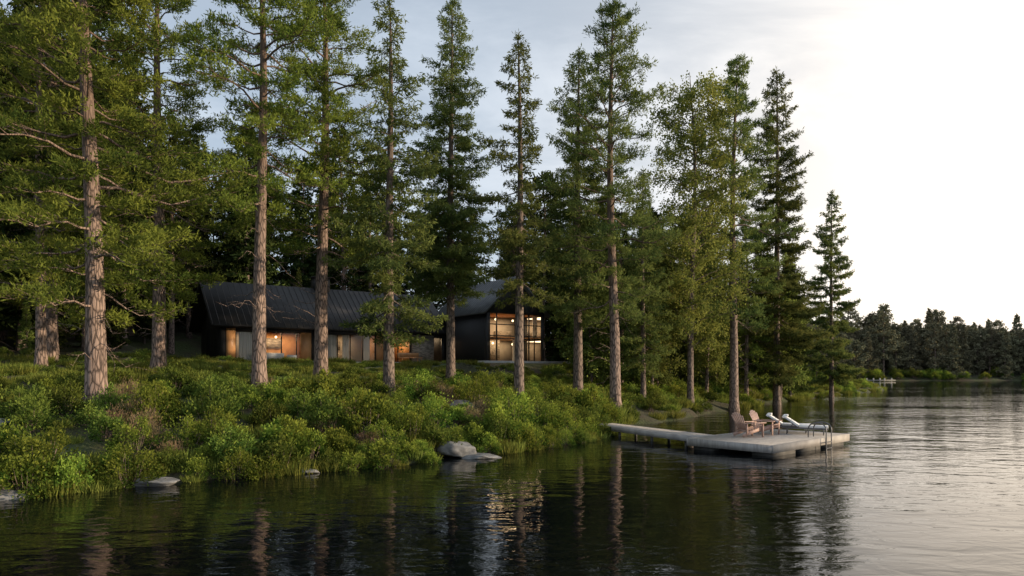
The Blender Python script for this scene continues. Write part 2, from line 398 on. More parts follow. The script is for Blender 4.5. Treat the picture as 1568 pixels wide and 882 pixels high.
vs = [make_spruce(100, H=24, r0=.26, c0=.08, Rc=4.0, nb=115, K=4, ln=.5, w=.17, leafm=M_forest, link='forest_spruce_a', dens=.8),
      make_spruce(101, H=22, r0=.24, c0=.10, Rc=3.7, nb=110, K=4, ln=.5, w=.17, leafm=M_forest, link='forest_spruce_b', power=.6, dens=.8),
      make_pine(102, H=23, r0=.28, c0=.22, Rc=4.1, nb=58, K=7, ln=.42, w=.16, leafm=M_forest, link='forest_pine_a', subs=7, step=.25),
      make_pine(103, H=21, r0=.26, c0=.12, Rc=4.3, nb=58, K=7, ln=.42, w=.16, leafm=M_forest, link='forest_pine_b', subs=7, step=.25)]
vm = [make_birch(104, H=15, r0=.16, c0=.08, Rc=3.4, nb=50, tw=10, K=8, ln=.32, w=.24, leafm=M_mid, link='leafy_a'),
      make_spruce(105, H=17, r0=.2, c0=.05, Rc=3.6, nb=90, K=5, ln=.42, w=.14, leafm=M_mid, link='leafy_b', dens=.8)]
fp = empty('background_forest')
def near_house(x, y, mrg=2.5):
    lx, ly = loc_house(x, y); return (-2-mrg < lx < 28+mrg and -9 < ly < 9.5+mrg)
pts = []
def try_tree(x, y, smin, par, meshes, scl, mind, nm):
    for (a, b_) in pts:
        if (a-x)**2 + (b_-y)**2 < mind*mind: return False
    if sdist(np.array([x]), np.array([y]))[0] < smin or near_house(x, y): return False
    pts.append((x, y)); s_ = random.uniform(*scl)
    inst(nm, random.choice(meshes), (x, y, hz(x, y)-.1), random.uniform(0, 6.28), (s_, s_, s_*random.uniform(.92, 1.08)), par, (random.uniform(-.02,.02), random.uniform(-.02,.02)))
    return True
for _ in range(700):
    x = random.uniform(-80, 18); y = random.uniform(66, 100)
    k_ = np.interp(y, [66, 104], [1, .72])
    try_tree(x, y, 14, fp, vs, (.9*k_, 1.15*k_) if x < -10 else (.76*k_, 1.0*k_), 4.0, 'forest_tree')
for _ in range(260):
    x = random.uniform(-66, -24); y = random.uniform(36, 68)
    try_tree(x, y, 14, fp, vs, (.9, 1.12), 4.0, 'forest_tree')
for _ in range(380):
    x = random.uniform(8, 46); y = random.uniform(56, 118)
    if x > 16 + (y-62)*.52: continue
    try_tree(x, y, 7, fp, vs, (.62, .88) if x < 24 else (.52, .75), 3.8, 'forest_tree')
for _ in range(500):
    x = random.uniform(6, 52); y = random.uniform(50, 105)
    s_ = sdist(np.array([x]), np.array([y]))[0]
    if s_ > 13: continue
    k_ = max(.45, 1 - (y-50)/75)
    try_tree(x, y, 4.5, fp, vm, (.5*k_+.1, .95*k_+.1), 3.2, 'leafy_tree')
for _ in range(500):
    x = random.uniform(-70, 30); y = random.uniform(58, 88)
    if x > 6 and y < 64: continue
    try_tree(x, y, 9, fp, vs[:2], (.18, .45), 2.0, 'young_tree')
for _ in range(160):
    x = random.uniform(-60, -26); y = random.uniform(38, 62)
    try_tree(x, y, 9, fp, vs[:2]+vm, (.18, .36), 2.0, 'young_tree')

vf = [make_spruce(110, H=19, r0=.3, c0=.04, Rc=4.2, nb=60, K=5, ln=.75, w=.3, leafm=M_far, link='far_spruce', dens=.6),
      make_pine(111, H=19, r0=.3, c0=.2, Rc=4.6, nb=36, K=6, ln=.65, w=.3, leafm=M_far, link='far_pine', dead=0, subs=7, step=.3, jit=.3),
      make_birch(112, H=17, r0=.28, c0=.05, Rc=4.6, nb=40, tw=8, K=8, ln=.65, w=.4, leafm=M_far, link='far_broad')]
ff = empty('far_shore_trees')
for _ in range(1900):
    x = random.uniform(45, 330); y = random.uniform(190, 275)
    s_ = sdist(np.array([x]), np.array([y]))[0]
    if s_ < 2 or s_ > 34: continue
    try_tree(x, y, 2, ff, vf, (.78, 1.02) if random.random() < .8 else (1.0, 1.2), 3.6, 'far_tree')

# ------------------------------------------------------------ shrubs
def make_shrub(seed, n_cl=30, rx=.8, h=1.25, leaves=80, ln=.105, w=.062, mat=M_shrub, name='shrub', cl=.2, upb=.35, stems=True):
    rng = np.random.default_rng(seed); mb = MB(); C = []; D = []; TI = []
    for i in range(n_cl):
        a = rng.uniform(0, 6.28); rr = math.sqrt(rng.random())
        zz = h*(1 - .7*rr**2)*rng.uniform(.35, 1.1)
        c = np.array([rx*rr*math.cos(a), rx*rr*math.sin(a), zz])
        if stems: mb.tube([c*np.array([.25, .25, 0]), c*np.array([.7, .7, .55]), c + np.array([0, 0, .1])], [.014, .01, .004], 3, 0)
        r_ = cl*rng.uniform(.6, 1.35)
        P = c + rng.normal(size=(leaves, 3))*np.array([r_, r_, r_*.95])*.6
        outd = (P - np.array([0, 0, h*.25])); outd /= np.linalg.norm(outd, axis=1)[:, None]
        C.append(P); D.append(outd*.6 + rng.normal(size=(leaves, 3))*.6 + np.array([0, 0, upb]))
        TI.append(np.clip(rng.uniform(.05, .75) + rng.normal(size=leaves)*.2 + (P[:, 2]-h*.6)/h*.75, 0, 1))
    C = np.concatenate(C); C[:, 2] = np.maximum(C[:, 2], .02); D = np.concatenate(D); TI = np.concatenate(TI); n = len(C)
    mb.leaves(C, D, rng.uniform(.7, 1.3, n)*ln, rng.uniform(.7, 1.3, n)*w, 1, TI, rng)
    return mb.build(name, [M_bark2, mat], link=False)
def make_grass(seed, n=300, r=.45, h=.5, mat=M_grass, name='grass'):
    rng = np.random.default_rng(seed); mb = MB()
    a = rng.uniform(0, 6.28, n); rr = np.sqrt(rng.random(n))*r
    C = np.stack([rr*np.cos(a), rr*np.sin(a), np.full(n, -.03)], -1)
    D = np.stack([np.cos(a)*rr*.9, np.sin(a)*rr*.9, np.full(n, 1.)], -1) + rng.normal(size=(n, 3))*.22
    mb.leaves(C, D, rng.uniform(.5, 1.1, n)*h, .026, 0, rng.random(n), rng)
    return mb.build(name, [mat], link=False)
S_big = [make_shrub(200+i, rx=.75+.1*(i % 3), h=1.15+.15*(i % 3), ln=.095+.02*(i % 2), w=.055+.02*(i % 2)) for i in range(5)]
S_drk = [make_shrub(206+i, rx=.8, h=1.2, ln=.12, w=.05, mat=M_shrub2) for i in range(2)]
S_low = [make_shrub(210+i, n_cl=26, rx=1.0, h=.55, leaves=55, ln=.12, w=.065, mat=M_shrub2, name='low_plant', stems=False) for i in range(3)]
S_mid = [make_shrub(220+i, n_cl=26, rx=.75, h=.85, leaves=70, ln=.10, w=.055, mat=M_shrub if i else M_shrub2, name='mid_plant') for i in range(3)]
S_dry = [make_shrub(230, n_cl=26, rx=.55, h=.85, leaves=50, ln=.13, w=.014, mat=M_dry, name='dry_plant', upb=.9)]
S_gr = [make_grass(240+i) for i in range(3)]
sp = empty('shoreline_shrubs'); up_ = empty('undergrowth'); gp = empty('shore_grass')
def scatter(n, xr, yr, smin, smax, meshes, scl, par, nm, zs=(.85,1.2), hz_off=-.05, cond=None, mind=0):
    xs = R.uniform(xr[0], xr[1], n); ys = R.uniform(yr[0], yr[1], n); ss = sdist(xs, ys); hh = height(xs, ys)
    lx, ly = loc_house(xs, ys); acc = []
    for i in range(n):
        if not (smin < ss[i] < smax): continue
        if (-.6 < lx[i] < 28.8 and (-4.0 - 5*(lx[i] > 18)) < ly[i] < 9): continue
        if cond and not cond(xs[i], ys[i]): continue
        if mind and any((xs[i]-a)**2 + (ys[i]-b_)**2 < mind*mind for a, b_ in acc): continue
        acc.append((xs[i], ys[i]))
        s_ = random.uniform(*scl)
        inst(nm, random.choice(meshes), (xs[i], ys[i], max(hh[i], -.05)+hz_off), random.uniform(0, 6.28), (s_, s_, s_*random.uniform(*zs)), par)
rockgap = lambda x, y: (x+1.7)**2 + (y-26.0)**2 > .75 and (x+10.3)**2 + (y-19.8)**2 > .5 and (x+17.2)**2 + (y-21.6)**2 > 2.0
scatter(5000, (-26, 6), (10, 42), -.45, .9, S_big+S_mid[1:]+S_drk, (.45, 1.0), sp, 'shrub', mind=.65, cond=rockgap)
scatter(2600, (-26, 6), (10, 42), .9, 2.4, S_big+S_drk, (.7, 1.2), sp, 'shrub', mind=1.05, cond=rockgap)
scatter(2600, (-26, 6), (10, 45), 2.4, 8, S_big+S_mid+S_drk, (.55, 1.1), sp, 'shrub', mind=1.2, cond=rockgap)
scatter(2200, (-40, 10), (14, 56), 7, 13, S_mid+S_low+S_drk, (.5, .9), up_, 'plant', mind=.8)
scatter(1600, (-45, 14), (22, 66), 13, 32, S_low, (.4, .75), up_, 'plant', mind=.75, zs=(.6, .95))
scatter(1500, (3, 66), (34, 122), 1.0, 14, S_low+S_mid, (.6, 1.2), up_, 'plant', mind=.9)
scatter(700, (3, 66), (34, 122), -.3, 3, S_big+S_drk, (.4, .9), sp, 'shrub', mind=.9)
scatter(350, (-24, 6), (12, 45), 1.0, 12, S_dry, (.6, 1.1), up_, 'dry_plant', cond=lambda x, y: math.sin(x*.8+y*.5) > .6, mind=.5)
scatter(2400, (4, 68), (34, 124), -.3, 5, S_gr, (.8, 1.7), gp, 'grass_tuft')
scatter(3000, (-26, 6), (10, 38), -.3, 1.6, S_gr, (.5, 1.1), gp, 'grass_tuft', cond=rockgap)
scatter(1600, (-40, 8), (16, 60), 3, 26, S_gr, (.6, 1.1), gp, 'grass_tuft')
scatter(900, (60, 320), (190, 240), 0, 6, S_mid, (2.0, 3.5), sp, 'far_shrub')

# ------------------------------------------------------------ boulders
M_rock = simple_mat('granite', (.09, .088, .085), (.26, .255, .25), .8, 2.2, bump=.8, dist=.06, detail=10)
import bmesh
from mathutils import noise
def boulder(x, y, sx, sy, sz, seed, zo=0.0):
    bm = bmesh.new(); bmesh.ops.create_icosphere(bm, subdivisions=4, radius=1)
    rg = np.random.default_rng(seed); pl = [(Vector(rg.normal(size=3)).normalized(), rg.uniform(.55, .85)) for _ in range(14)]
    for v in bm.verts:
        for n_, dd in pl:
            e = v.co.dot(n_) - dd
            if e > 0: v.co -= n_*e*.95
        v.co += v.co.normalized()*noise.noise(v.co*2.5 + Vector((seed, 0, 0)))*.10
    me = bpy.data.meshes.new('boulder'); bm.to_mesh(me); bm.free(); me.materials.append(M_rock)
    for pp in me.polygons: pp.use_smooth = True
    o = bpy.data.objects.new('boulder', me); COL.objects.link(o); o.scale = (sx, sy, sz)
    o.location = (x, y, zo); o.rotation_euler = (0, 0, rg.uniform(-.4, .4))
for i, (x, y, a, b_, c, z) in enumerate([(-2.1,26.2,.8,.5,.42,.28),(-1.3,25.9,.9,.5,.2,.02),(-10.3,19.7,.8,.4,.2,.04),
        (-17.2,22.0,1.3,.8,.55,1.4),(-2.6,33.0,.8,.6,.4,1.55),(-6.7,22.2,.5,.3,.16,.02),(-13.3,17.6,.7,.4,.2,.03)]):
    boulder(x, y, a, b_, c, i+3, z)

# ------------------------------------------------------------ house
M_clad = simple_mat('black_timber_cladding', (.009, .009, .010), (.022, .021, .021), .6, 3, (14, 14, .5), .4, .01)
M_roof = simple_mat('dark_metal_roof', (.016, .014, .013), (.026, .023, .022), .6, 1.5, bump=.05)
M_roof2 = simple_mat('grey_metal_roof', (.10, .105, .11), (.15, .155, .16), .4, 1.5, bump=.05, metallic=.3)
M_wood = simple_mat('cedar_panel', (.36, .17, .065), (.56, .30, .13), .5, 2, (1, 6, .4), .1)
M_plas = simple_mat('interior_plaster', (.42, .37, .31), (.55, .49, .42), .8, 1.2, bump=.05)
M_conc = simple_mat('concrete', (.40, .39, .37), (.52, .51, .49), .8, 3, bump=.15)
M_stone = simple_mat('stone_wall', (.12, .10, .08), (.38, .33, .27), .85, 3.2, (1, 1, 2.6), .9, .04)
M_frame = simple_mat('window_frame', (.012, .011, .010), (.02, .018, .016), .4, 3)
M_white = simple_mat('white_fabric', (.62, .60, .56), (.75, .73, .70), .8, 3, (9, 9, .3), .4, .02)
m, nt, out = new_mat('window_glass'); M_glass = m
fr = N(nt, 'ShaderNodeFresnel'); fr.inputs[0].default_value = 1.5
tr = N(nt, 'ShaderNodeBsdfTransparent'); tr.inputs[0].default_value = (.92, .93, .92, 1)
gl = N(nt, 'ShaderNodeBsdfGlossy'); gl.inputs['Roughness'].default_value = .01
ms = N(nt, 'ShaderNodeMixShader'); L(nt, fr.outputs[0], ms.inputs[0]); L(nt, tr.outputs[0], ms.inputs[1]); L(nt, gl.outputs[0], ms.inputs[2]); L(nt, ms.outputs[0], out.inputs[0])
def emis(name, col, st):
    m, nt, out = new_mat(name); e = N(nt, 'ShaderNodeEmission'); e.inputs[0].default_value = c4(col); e.inputs[1].default_value = st
    L(nt, e.outputs[0], out.inputs[0]); return m
M_lamp = emis('lamp_glow', (1, .70, .38), 4)

house = empty('lake_house', (HO[0], HO[1], HZ), HA)
W = 20.3
mb = MB()
openings = [(1.5, 3.2), (3.8, 7.5), (8.6, 13.2), (14.2, 16.6), (19.0, 19.9)]
yw = .8; xs_ = .35
x_prev = xs_
for (a, b_) in openings:
    mb.box(x_prev, a, yw, yw+.22, -.3, 2.75); mb.box(a, b_, yw, yw+.22, 2.42, 2.75); mb.box(a, b_, yw, yw+.22, -.3, .06)
    x_prev = b_
mb.box(x_prev, W, yw, yw+.22, -.3, 2.75)
def prism_x(mb, prof, x0, x1, mat=0):
    mb.hexa([(x0, *prof[0]), (x1, *prof[0]), (x1, *prof[1]), (x0, *prof[1]), (x0, *prof[3]), (x1, *prof[3]), (x1, *prof[2]), (x0, *prof[2])], mat)
for x0, x1 in ((.35, .57), (W-.2, W)):
    prism_x(mb, [(yw+.225, -.3), (4.5, -.3), (4.5, 6.35), (yw+.225, 3.0)], x0, x1)
    prism_x(mb, [(4.5, -.3), (8.2, -.3), (8.2, 3.0), (4.5, 6.35)], x0, x1)
mb.box(.575, W-.205, 8.0, 8.2, -.3, 3.0)
mb.build('wing_walls', [M_clad], house)
mb = MB()
prism_x(mb, [(0, 2.62), (4.5, 6.42), (4.5, 6.62), (-.12, 2.74)], -.5, W+.1)
prism_x(mb, [(4.502, 6.42), (9.0, 2.62), (9.12, 2.74), (4.502, 6.62)], -.5, W+.1)
for k in range(int(W/.5)+1):
    x0 = -.4 + k*.5
    prism_x(mb, [(-.11, 2.755), (4.48, 6.61), (4.48, 6.65), (-.11, 2.80)], x0, x0+.035)
mb.box(8.9, 10.3, 4.2, 5.2, 6.0, 7.55); mb.box(8.8, 10.4, 4.1, 5.3, 7.55, 7.65)
mb.build('wing_roof', [M_roof], house)
mb = MB()
mb.box(.6, W-.25, 1.1, 5.2, -.06, .05, 0)
mb.box(.6, 3.5, 5.2, 5.3, -.06, 2.7, 2); mb.box(3.5, 8.0, 5.2, 5.3, -.06, 2.7, 1); mb.box(8.0, 13.7, 5.2, 5.3, -.06, 2.7, 2); mb.box(13.7, W-.25, 5.2, 5.3, -.06, 2.7, 1)
mb.box(.6, W-.25, 1.1, 5.2, 2.6, 2.7, 1)
for xx in (3.5, 8.0, 13.7, 17.0): mb.box(xx, xx+.1, 1.1, 5.195, .055, 2.595, 1)
mb.build('wing_interior', [M_stone, M_wood, M_plas], house)
mb = MB()
mb.box(4.3, 6.0, 3.8, 4.6, .06, .8); mb.box(9.5, 12, 3.2, 4.1, .06, .5); mb.box(9.5, 12, 4.1, 4.4, .06, .95)
mb.box(14.4, 16.2, 3.6, 4.3, .06, .9); mb.box(4.2, 6.2, 5.05, 5.18, 1.2, 2.1); mb.box(10.0, 11.6, 5.1, 5.19, 1.2, 2.0)
mb.build('furniture', [M_stone], house)
mb = MB()
for xx in (8.7, 9.3, 10.4, 12.3):
    for j in range(5): mb.tube([(xx+j*.12, 1.25+.04*(j % 2), .06), (xx+j*.12, 1.25+.04*(j % 2), 2.5)], [.07, .07], 6)
for j in range(9): mb.tube([(1.9+j*.14, 1.3+.04*(j % 2), .06), (1.9+j*.14, 1.3+.04*(j % 2), 2.5)], [.08, .08], 6)
mb.build('curtains', [M_white], house)
mb = MB()
for (a, b_) in openings:
    n_ = max(1, round((b_-a)/1.2))
    for k in range(n_+1):
        xx = a + (b_-a)*k/n_; mb.box(max(a, xx-.035), min(b_, xx+.035), yw+.04, yw+.14, .065, 2.415)
    mb.box(a, b_, yw+.045, yw+.135, 2.33, 2.41)
mb.build('wing_window_frames', [M_frame], house)
mb = MB()
for (a, b_) in openings: mb.add([(a, yw+.09, .06), (b_, yw+.09, .06), (b_, yw+.09, 2.42), (a, yw+.09, 2.42)], [[0,1,2,3]])
mb.build('wing_glass', [M_glass], house)
mb = MB()
mb.box(6.55, 7.45, yw-.05, yw-.02, .07, 2.4, 0); mb.box(.75, 1.45, yw-.05, yw-.005, .02, 2.6, 0)
mb.box(13.25, 14.15, yw-.05, yw-.005, .02, 2.6, 0)
mb.build('timber_door', [M_wood], house)
mb = MB(); mb.box(16.7, 18.9, yw-.25, yw-.01, -.3, 2.55); mb.build('stone_pier', [M_stone], house)
mb = MB()
mb.box(.6, 19.4, -2.4, yw-.3, -.5, .0); mb.box(3.0, 4.4, -2.0, -1.2, .003, .62); mb.box(4.8, 5.4, -1.9, -1.3, .003, .5); mb.box(8, 13, -3.0, -2.405, -.5, -.15)
mb.box(19.5, 29.0, -7.4, -6.0, -.6, .12); mb.box(26.8, 29.0, -5.995, -2, -.6, .12)
mb.build('terrace', [M_conc], house)
mb = MB(); mb.box(14.6, 16.6, -1.6, -.8, .38, .46); mb.box(14.6, 16.6, -.86, -.78, .465, .85)
for xx in (14.7, 16.5):
    for yy in (-1.5, -.85): mb.box(xx-.03, xx+.03, yy-.03, yy+.03, .0, .378)
mb.build('terrace_bench', [M_wood], house)
x0, x1, y0, y1 = 20.5, 26.8, -5.9, 3.0; xc = (x0+x1)/2; ze, zr = 4.5, 7.5
mb = MB()
mb.box(x0, x0+.2, y0+.225, y1, -.4, ze+.1)
mb.box(x1-.2, x1, y0+2.6, y1, -.4, ze+.1)
mb.box(x1-.2, x1, y0+.225, y0+2.6, 4.2, ze+.1); mb.box(x1-.2, x1, y0+.225, y0+2.6, -.4, .12)
mb.box(x0, x0+.35, y0, y0+.22, -.4, 4.3); mb.box(x1-.2, x1, y0, y0+.22, -.4, 4.3); mb.box(x0+.35, x1-.2, y0, y0+.22, -.4, .12)
def prism_y(mb, prof, ya, yb, mat=0):
    P = [(prof[i][0], ya, prof[i][1]) for i in range(4)] + [(prof[i][0], yb, prof[i][1]) for i in range(4)]
    mb.hexa(P, mat)
for (ya, yb) in ((y0, y0+.22), (y1+.003, y1+.2)):
    lo = 4.3 if ya == y0 else -.4
    prism_y(mb, [(x0, lo), (xc, lo), (xc, zr-.05), (x0, ze)], ya, yb); prism_y(mb, [(xc, lo), (x1, lo), (x1, ze), (xc, zr-.05)], ya, yb)
mb.build('tower_walls', [M_clad], house)
mb = MB(); sl = (zr-ze)/(xc-x0)
ex = .35
prism_y(mb, [(x0-ex, ze-sl*ex), (xc, zr), (xc, zr+.16), (x0-ex-.1, ze-sl*ex+.1)], y0-.4, y1+.4)
prism_y(mb, [(xc+.002, zr), (x1+ex, ze-sl*ex), (x1+ex+.1, ze-sl*ex+.1), (xc+.002, zr+.16)], y0-.4, y1+.4)
k = y0-.35
while k < y1+.35:
    prism_y(mb, [(x0-ex-.08, ze-sl*ex+.12), (xc-.02, zr+.145), (xc-.02, zr+.20), (x0-ex-.08, ze-sl*ex+.175)], k, k+.035); k += .42
mb.build('tower_roof', [M_roof2], house)
mb = MB()
gx0, gx1 = x0+.35, x1-.2
for xx in (gx0, gx0+.75, gx0+2.9, gx0+3.7, gx1-1.5, gx1-.08): mb.box(xx, xx+.08, y0+.04, y0+.16, .125, 4.295, 0)
for zz in (2.05, 2.3, 3.3): mb.box(gx0, gx1, y0+.05, y0+.15, zz, zz+.08, 0)
mb.box(x1-.14, x1-.06, y0+1.3, y0+1.4, .125, 4.195); mb.box(x1-.14, x1-.06, y0+.23, y0+2.6, 2.05, 2.15)
mb.build('tower_window_frames', [M_frame], house)
mb = MB(); mb.add([(gx0, y0+.1, .12), (gx1, y0+.1, .12), (gx1, y0+.1, 4.3), (gx0, y0+.1, 4.3)], [[0,1,2,3]])
mb.add([(x1-.1, y0+.23, .12), (x1-.1, y0+2.6, .12), (x1-.1, y0+2.6, 4.2), (x1-.1, y0+.23, 4.2)], [[0,1,2,3]])
mb.build('tower_glass', [M_glass], house)
mb = MB()
mb.box(x0+.21, x1-.21, y0+.23, y0+4.4, .0, .11, 0); mb.box(x0+.21, xc, y0+4.4, y0+4.5, .0, 4.4, 1); mb.box(xc, x1-.21, y0+4.4, y0+4.5, .0, 4.4, 3)
mb.box(x0+.21, x1-.21, y0+.4, y0+4.39, 2.1, 2.25, 1); mb.box(x0+.21, x1-.21, y0+.23, y0+4.39, 4.31, 4.39, 1)
mb.box(x0+2.6, x0+2.75, y0+2, y0+4.39, .115, 2.095, 2); mb.box(x0+1.0, x0+2.2, y0+3.9, y0+4.35, .115, 1.9, 2)
mb.box(x0+3.6, x0+5.2, y0+3.7, y0+4.3, 2.255, 3.0, 2)
mb.build('tower_interior', [M_stone, M_wood, M_stone, M_plas], house)
mb = MB()
for j in range(5): mb.tube([(x0+3.2+j*.1, y0+.5+.04*(j % 2), .13), (x0+3.2+j*.1, y0+.5+.04*(j % 2), 2.05)], [.06, .06], 6)
for j in range(5): mb.tube([(x1-.9+j*.1, y0+.5+.04*(j % 2), 2.3), (x1-.9+j*.1, y0+.5+.04*(j % 2), 4.25)], [.06, .06], 6)
mb.build('tower_curtains', [M_white], house)
mb = MB()
def ball(mb, c, r):
    th = np.linspace(0.05, math.pi-.05, 7); mb.tube([(c[0], c[1], c[2]+r*math.cos(t)) for t in th], [r*math.sin(t) for t in th], 8)
for c in ((22.3, -4.2, 1.75), (24.6, -4.0, 1.7), (22.6, -4.2, 3.9), (24.9, -3.6, 3.9), (5.2, 3.0, 2.1), (15.3, 3, 2.1)): ball(mb, c, .10)
mb.build('pendant_lamps', [M_lamp], house)
def area(x, y, z, sx, sy, w):
    l = bpy.data.lights.new('room_light', 'AREA'); l.shape = 'RECTANGLE'; l.size = sx; l.size_y = sy; l.energy = w; l.color = (1, .70, .40)
    o = bpy.data.objects.new('room_light', l); COL.objects.link(o); o.parent = house; o.location = (x, y, z)
area(5.7, 3.2, 2.5, 3.4, 2.5, 260); area(10.8, 3.4, 2.5, 4, 2.5, 110); area(15.3, 3.2, 2.5, 2, 2.5, 130); area(2.2, 3.4, 2.5, 1.5, 2.5, 60); area(19.4, 2.6, 2.5, .7, 2, 80)
area(xc, y0+2.3, 2.05, 5, 3, 220); area(xc, y0+2.3, 4.25, 5, 3, 200)

# ------------------------------------------------------------ dock
M_deck = simple_mat('weathered_deck', (.26, .24, .225), (.40, .375, .35), .75, 2, (1, 6, 1), .3, .01)
M_skirt = simple_mat('dock_float', (.05, .048, .046), (.10, .095, .09), .7, 3)
ua = math.atan2(.67, .74)
dock = empty('floating_dock', (9.9, 25.9, 0), ua)
Lx, Wy, zt_ = 7.0, 3.75, .47
mb = MB(); n_ = int(Lx/.145)
for i in range(n_):
    mb.box(i*Lx/n_ + .004, (i+1)*Lx/n_ - .008, .03, Wy-.03, zt_-.035, zt_ + random.uniform(-.002, .002))
mb.build('deck_boards', [M_deck], dock)
mb = MB()
mb.box(-.04, Lx+.04, -.03, .026, .17, zt_+.01); mb.box(-.04, Lx+.04, Wy-.026, Wy+.03, .17, zt_+.01)
mb.box(-.04, -.004, .03, Wy-.03, .17, zt_+.01); mb.box(Lx, Lx+.04, .03, Wy-.03, .17, zt_+.01)
mb.build('deck_fascia', [M_deck], dock)
mb = MB()
for (a, b_) in ((.25, 2.1), (2.6, 4.4), (4.9, 6.75)):
    mb.box(a, b_, .12, 1.0, -.25, .40); mb.box(a, b_, Wy-1.0, Wy-.12, -.25, .40)
mb.build('floats', [M_skirt], dock)
walk = empty('dock_walkway', (0, 0, 0))
pa = Vector((8.35, 29.6, 0)); pb = Vector((4.6, 37.2, 0)); dv = (pb-pa); Lw = dv.length; walk.location = pa; walk.rotation_euler = (0, 0, math.atan2(dv.y, dv.x))
mb = MB(); n_ = int(Lw/.145)
for i in range(n_): mb.box(i*Lw/n_+.004, (i+1)*Lw/n_-.008, -.62, .62, .44, .477 + random.uniform(-.002, .002))
mb.build('walkway_boards', [M_deck], walk)
mb = MB(); mb.box(0, Lw, -.68, -.625, .24, .485); mb.box(0, Lw, .625, .68, .24, .485); mb.build('walkway_fascia', [M_deck], walk)
mb = MB()
for xx in (.6, 3.0, 5.6, 8.0):
    for yy in (-.5, .5): mb.tube([(xx, yy, -1.6), (xx, yy, .43)], [.07, .07], 8)
mb.build('piles', [M_skirt], walk)
M_steel = simple_mat('steel_tube', (.10, .10, .105), (.14, .14, .145), .35, 5, metallic=.8, bump=0)
lad = empty('swim_ladder', (9.9+.74*4.2, 25.9+.67*4.2, zt_), ua)
mb = MB()
for xx in (0, .5):
    th = np.linspace(0, math.pi, 11)
    P = [(xx, .55, -.02), (xx, .55, .35)] + [(xx, .17+.38*math.cos(t), .35+.3*math.sin(t)) for t in th[1:-1]] + [(xx, -.21, .35), (xx, -.21, -1.2)]
    mb.tube(P, [.026]*len(P), 8)
for zz in (-.15, -.42, -.7): mb.tube([(0, -.21, zz), (.5, -.21, zz)], [.022, .022], 6)
mb.build('rails', [M_steel], lad)

M_chair = simple_mat('painted_chair_wood', (.40, .25, .20), (.50, .34, .28), .6, 4, (1, 1, 4), .1)
def adirondack(x, y, rz):
    e = MB(); w2 = .30
    for sy in (-w2, w2):
        e.beam((.42, sy, .36), (-.50, sy, .07), .028, .12)
        e.beam((.40, sy*1.12, .0), (.40, sy*1.12, .55), .09, .03)
        e.beam((.50, sy*1.25, .565), (-.36, sy*1.2, .565), .13, .026)
        e.beam((-.33, sy*1.1, .12), (-.33, sy*1.1, .55), .07, .03)
    for k in range(7):
        t = k/6; e.beam((.42-.70*t, -w2-.02, .435-.225*t), (.42-.70*t, w2+.02, .435-.225*t), .095, .022)
    for k in range(6):
        f = (k-2.5)/2.5; hh = .98 - .12*f*f
        e.beam((-.26, f*.22, .20), (-.26-.36*(hh-.2)/.78, f*.33, hh), .018, .092, up=(0, 1, 0))
    e.beam((-.36, -.34, .54), (-.36, .34, .54), .05, .03); e.beam((-.31, -.28, .26), (-.31, .28, .26), .04, .04)
    o = e.build('adirondack_chair', [M_chair]); o.location = (x, y, zt_+.004); o.rotation_euler = (0, 0, rz); o.scale = (1.08,)*3
adirondack(10.2, 29.4, .30); adirondack(11.35, 30.5, -.75)
M_cush = simple_mat('white_cushion', (.62, .62, .61), (.76, .76, .75), .8, 5, bump=.1)
def lounger(x, y, rz):
    e = MB()
    for sy in (-.31, .31):
        e.beam((-.95, sy, .27), (.95, sy, .27), .035, .05, 0)
        for xx in (-.75, .75): e.beam((xx, sy, 0), (xx, sy, .245), .04, .04, 0)
        e.beam((-.28, sy*.97, .31), (-.85, sy*.97, .72), .03, .04, 0)
    for k in range(12): e.beam((-.2+k*.1, -.29, .30), (-.2+k*.1, .29, .30), .06, .018, 0)
    e.beam((-.5, -.2, .45), (-.62, -.2, .28), .03, .03, 0); e.beam((-.5, .2, .45), (-.62, .2, .28), .03, .03, 0)
    for a, b_ in (((.93, .36), (.35, .36)), ((.34, .36), (-.25, .37)), ((-.27, .38), (-.60, .60)), ((-.61, .61), (-.93, .80))):
        e.beam((a[0], 0, a[1]), (b_[0], 0, b_[1]), .56, .10, 1)
    e.beam((-.80, -.19, .82), (-.80, .19, .82), .18, .09, 1)
    o = e.build('sun_lounger', [M_steel, M_cush]); o.location = (x, y, zt_+.004); o.rotation_euler = (0, 0, rz)
    md = o.modifiers.new('b', 'BEVEL'); md.width = .012; md.segments = 2
lounger(12.75, 31.5, -.45); lounger(13.1, 30.5, -.45)

M_wp = simple_mat('weathered_white_paint', (.34, .33, .31), (.44, .43, .40), .6, 3)
jt = empty('distant_jetty', (118, 219, 0), .1)
mb = MB(); mb.box(-5, 5, -.6, .6, .25, .4)
for xx in (-4.5, -2.2, 0, 1.6, 4.0): mb.tube([(xx, 0, -1), (xx, 0, 1.0)], [.2, .2], 6)
mb.build('jetty_deck', [M_wp], jt)

# ------------------------------------------------------------ light
az, el = math.radians(98), math.radians(11)
sd = Vector((math.sin(az)*math.cos(el), math.cos(az)*math.cos(el), math.sin(el)))
sl_ = bpy.data.lights.new('sun', 'SUN'); sl_.energy = 5.0; sl_.angle = math.radians(.6); sl_.color = (1, .79, .54)
so = bpy.data.objects.new('sun', sl_); COL.objects.link(so); so.rotation_euler = sd.to_track_quat('Z', 'Y').to_euler(); so.location = (60, 0, 40)

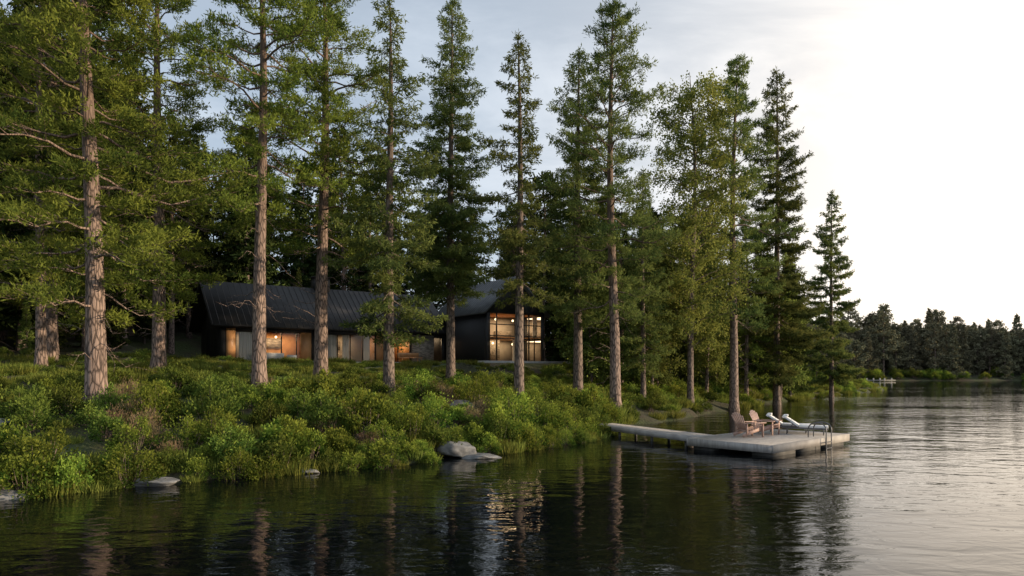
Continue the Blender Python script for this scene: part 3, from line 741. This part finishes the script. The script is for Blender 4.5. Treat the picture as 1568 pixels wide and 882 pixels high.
w = bpy.data.worlds.new('World'); scene.world = w; w.use_nodes = True; nt = w.node_tree; nt.nodes.clear()
out = nt.nodes.new('ShaderNodeOutputWorld')
sky = N(nt, 'ShaderNodeTexSky', sky_type='NISHITA'); sky.sun_disc = False; sky.sun_elevation = el; sky.sun_rotation = az
sky.air_density = 1.0; sky.dust_density = 1.0; sky.ozone_density = 2
bg1 = N(nt, 'ShaderNodeBackground'); bg1.inputs[1].default_value = .15; L(nt, sky.outputs[0], bg1.inputs[0])
tc = N(nt, 'ShaderNodeTexCoord'); sx = N(nt, 'ShaderNodeSeparateXYZ'); L(nt, tc.outputs['Generated'], sx.inputs[0])
def mth(op, a, b=None, clamp=False):
    n = nt.nodes.new('ShaderNodeMath'); n.operation = op; n.use_clamp = clamp
    for i, q_ in enumerate((a, b)):
        if q_ is None: continue
        if isinstance(q_, (int, float)): n.inputs[i].default_value = q_
        else: nt.links.new(q_, n.inputs[i])
    return n.outputs[0]
zp = mth('MAXIMUM', sx.outputs[2], 0.0)
zz = mth('ADD', zp, .16)
cx = N(nt, 'ShaderNodeCombineXYZ'); L(nt, mth('DIVIDE', sx.outputs[0], zz), cx.inputs[0]); L(nt, mth('DIVIDE', sx.outputs[1], zz), cx.inputs[1])
mp = N(nt, 'ShaderNodeMapping'); mp.inputs['Scale'].default_value = (.6, 1.0, 1); mp.inputs['Rotation'].default_value = (0, 0, -.5); L(nt, cx.outputs[0], mp.inputs[0])
no = N(nt, 'ShaderNodeTexNoise'); no.inputs['Scale'].default_value = 1.5; no.inputs['Detail'].default_value = 8; no.inputs['Distortion'].default_value = .6; no.inputs['Roughness'].default_value = .58
L(nt, mp.outputs[0], no.inputs['Vector'])
rp = N(nt, 'ShaderNodeValToRGB'); rp.color_ramp.elements[0].position = .40; rp.color_ramp.elements[1].position = .66; rp.color_ramp.interpolation = 'EASE'
L(nt, no.outputs[0], rp.inputs[0])
# thin bright cloud bank low over the lake
ga, ge = math.radians(48), math.radians(8)
gd = (math.sin(ga)*math.cos(ge), math.cos(ga)*math.cos(ge), math.sin(ge))
vd = N(nt, 'ShaderNodeVectorMath', operation='DOT_PRODUCT'); L(nt, tc.outputs['Generated'], vd.inputs[0]); vd.inputs[1].default_value = gd
lobe = mth('POWER', mth('MAXIMUM', vd.outputs['Value'], 0.0), 7.0)
mc = N(nt, 'ShaderNodeMix', data_type='RGBA'); mc.inputs[6].default_value = (.72, .81, .92, 1); mc.inputs[7].default_value = (1.9, 1.62, 1.30, 1); L(nt, lobe, mc.inputs[0])
bg2 = N(nt, 'ShaderNodeBackground'); bg2.inputs[1].default_value = 1.0; L(nt, mc.outputs[2], bg2.inputs[0])
fac = mth('ADD', mth('MULTIPLY', rp.outputs[0], .35), mth('ADD', mth('MULTIPLY', lobe, .40), .55), True)
mxs = N(nt, 'ShaderNodeMixShader'); L(nt, fac, mxs.inputs[0]); L(nt, bg1.outputs[0], mxs.inputs[1]); L(nt, bg2.outputs[0], mxs.inputs[2]); L(nt, mxs.outputs[0], out.inputs[0])

# ------------------------------------------------------------ camera
cam = bpy.data.cameras.new('camera'); cam.lens = 24; cam.sensor_width = 36; cam.shift_y = .081; cam.clip_end = 5000; cam.clip_start = .1
co = bpy.data.objects.new('camera', cam); COL.objects.link(co); co.location = (0, 0, 3.3); co.rotation_euler = (math.radians(90), 0, 0)
scene.camera = co
scene.view_settings.view_transform = 'Standard'; scene.view_settings.look = 'None'; scene.view_settings.exposure = 0
print('objects', len(bpy.data.objects))
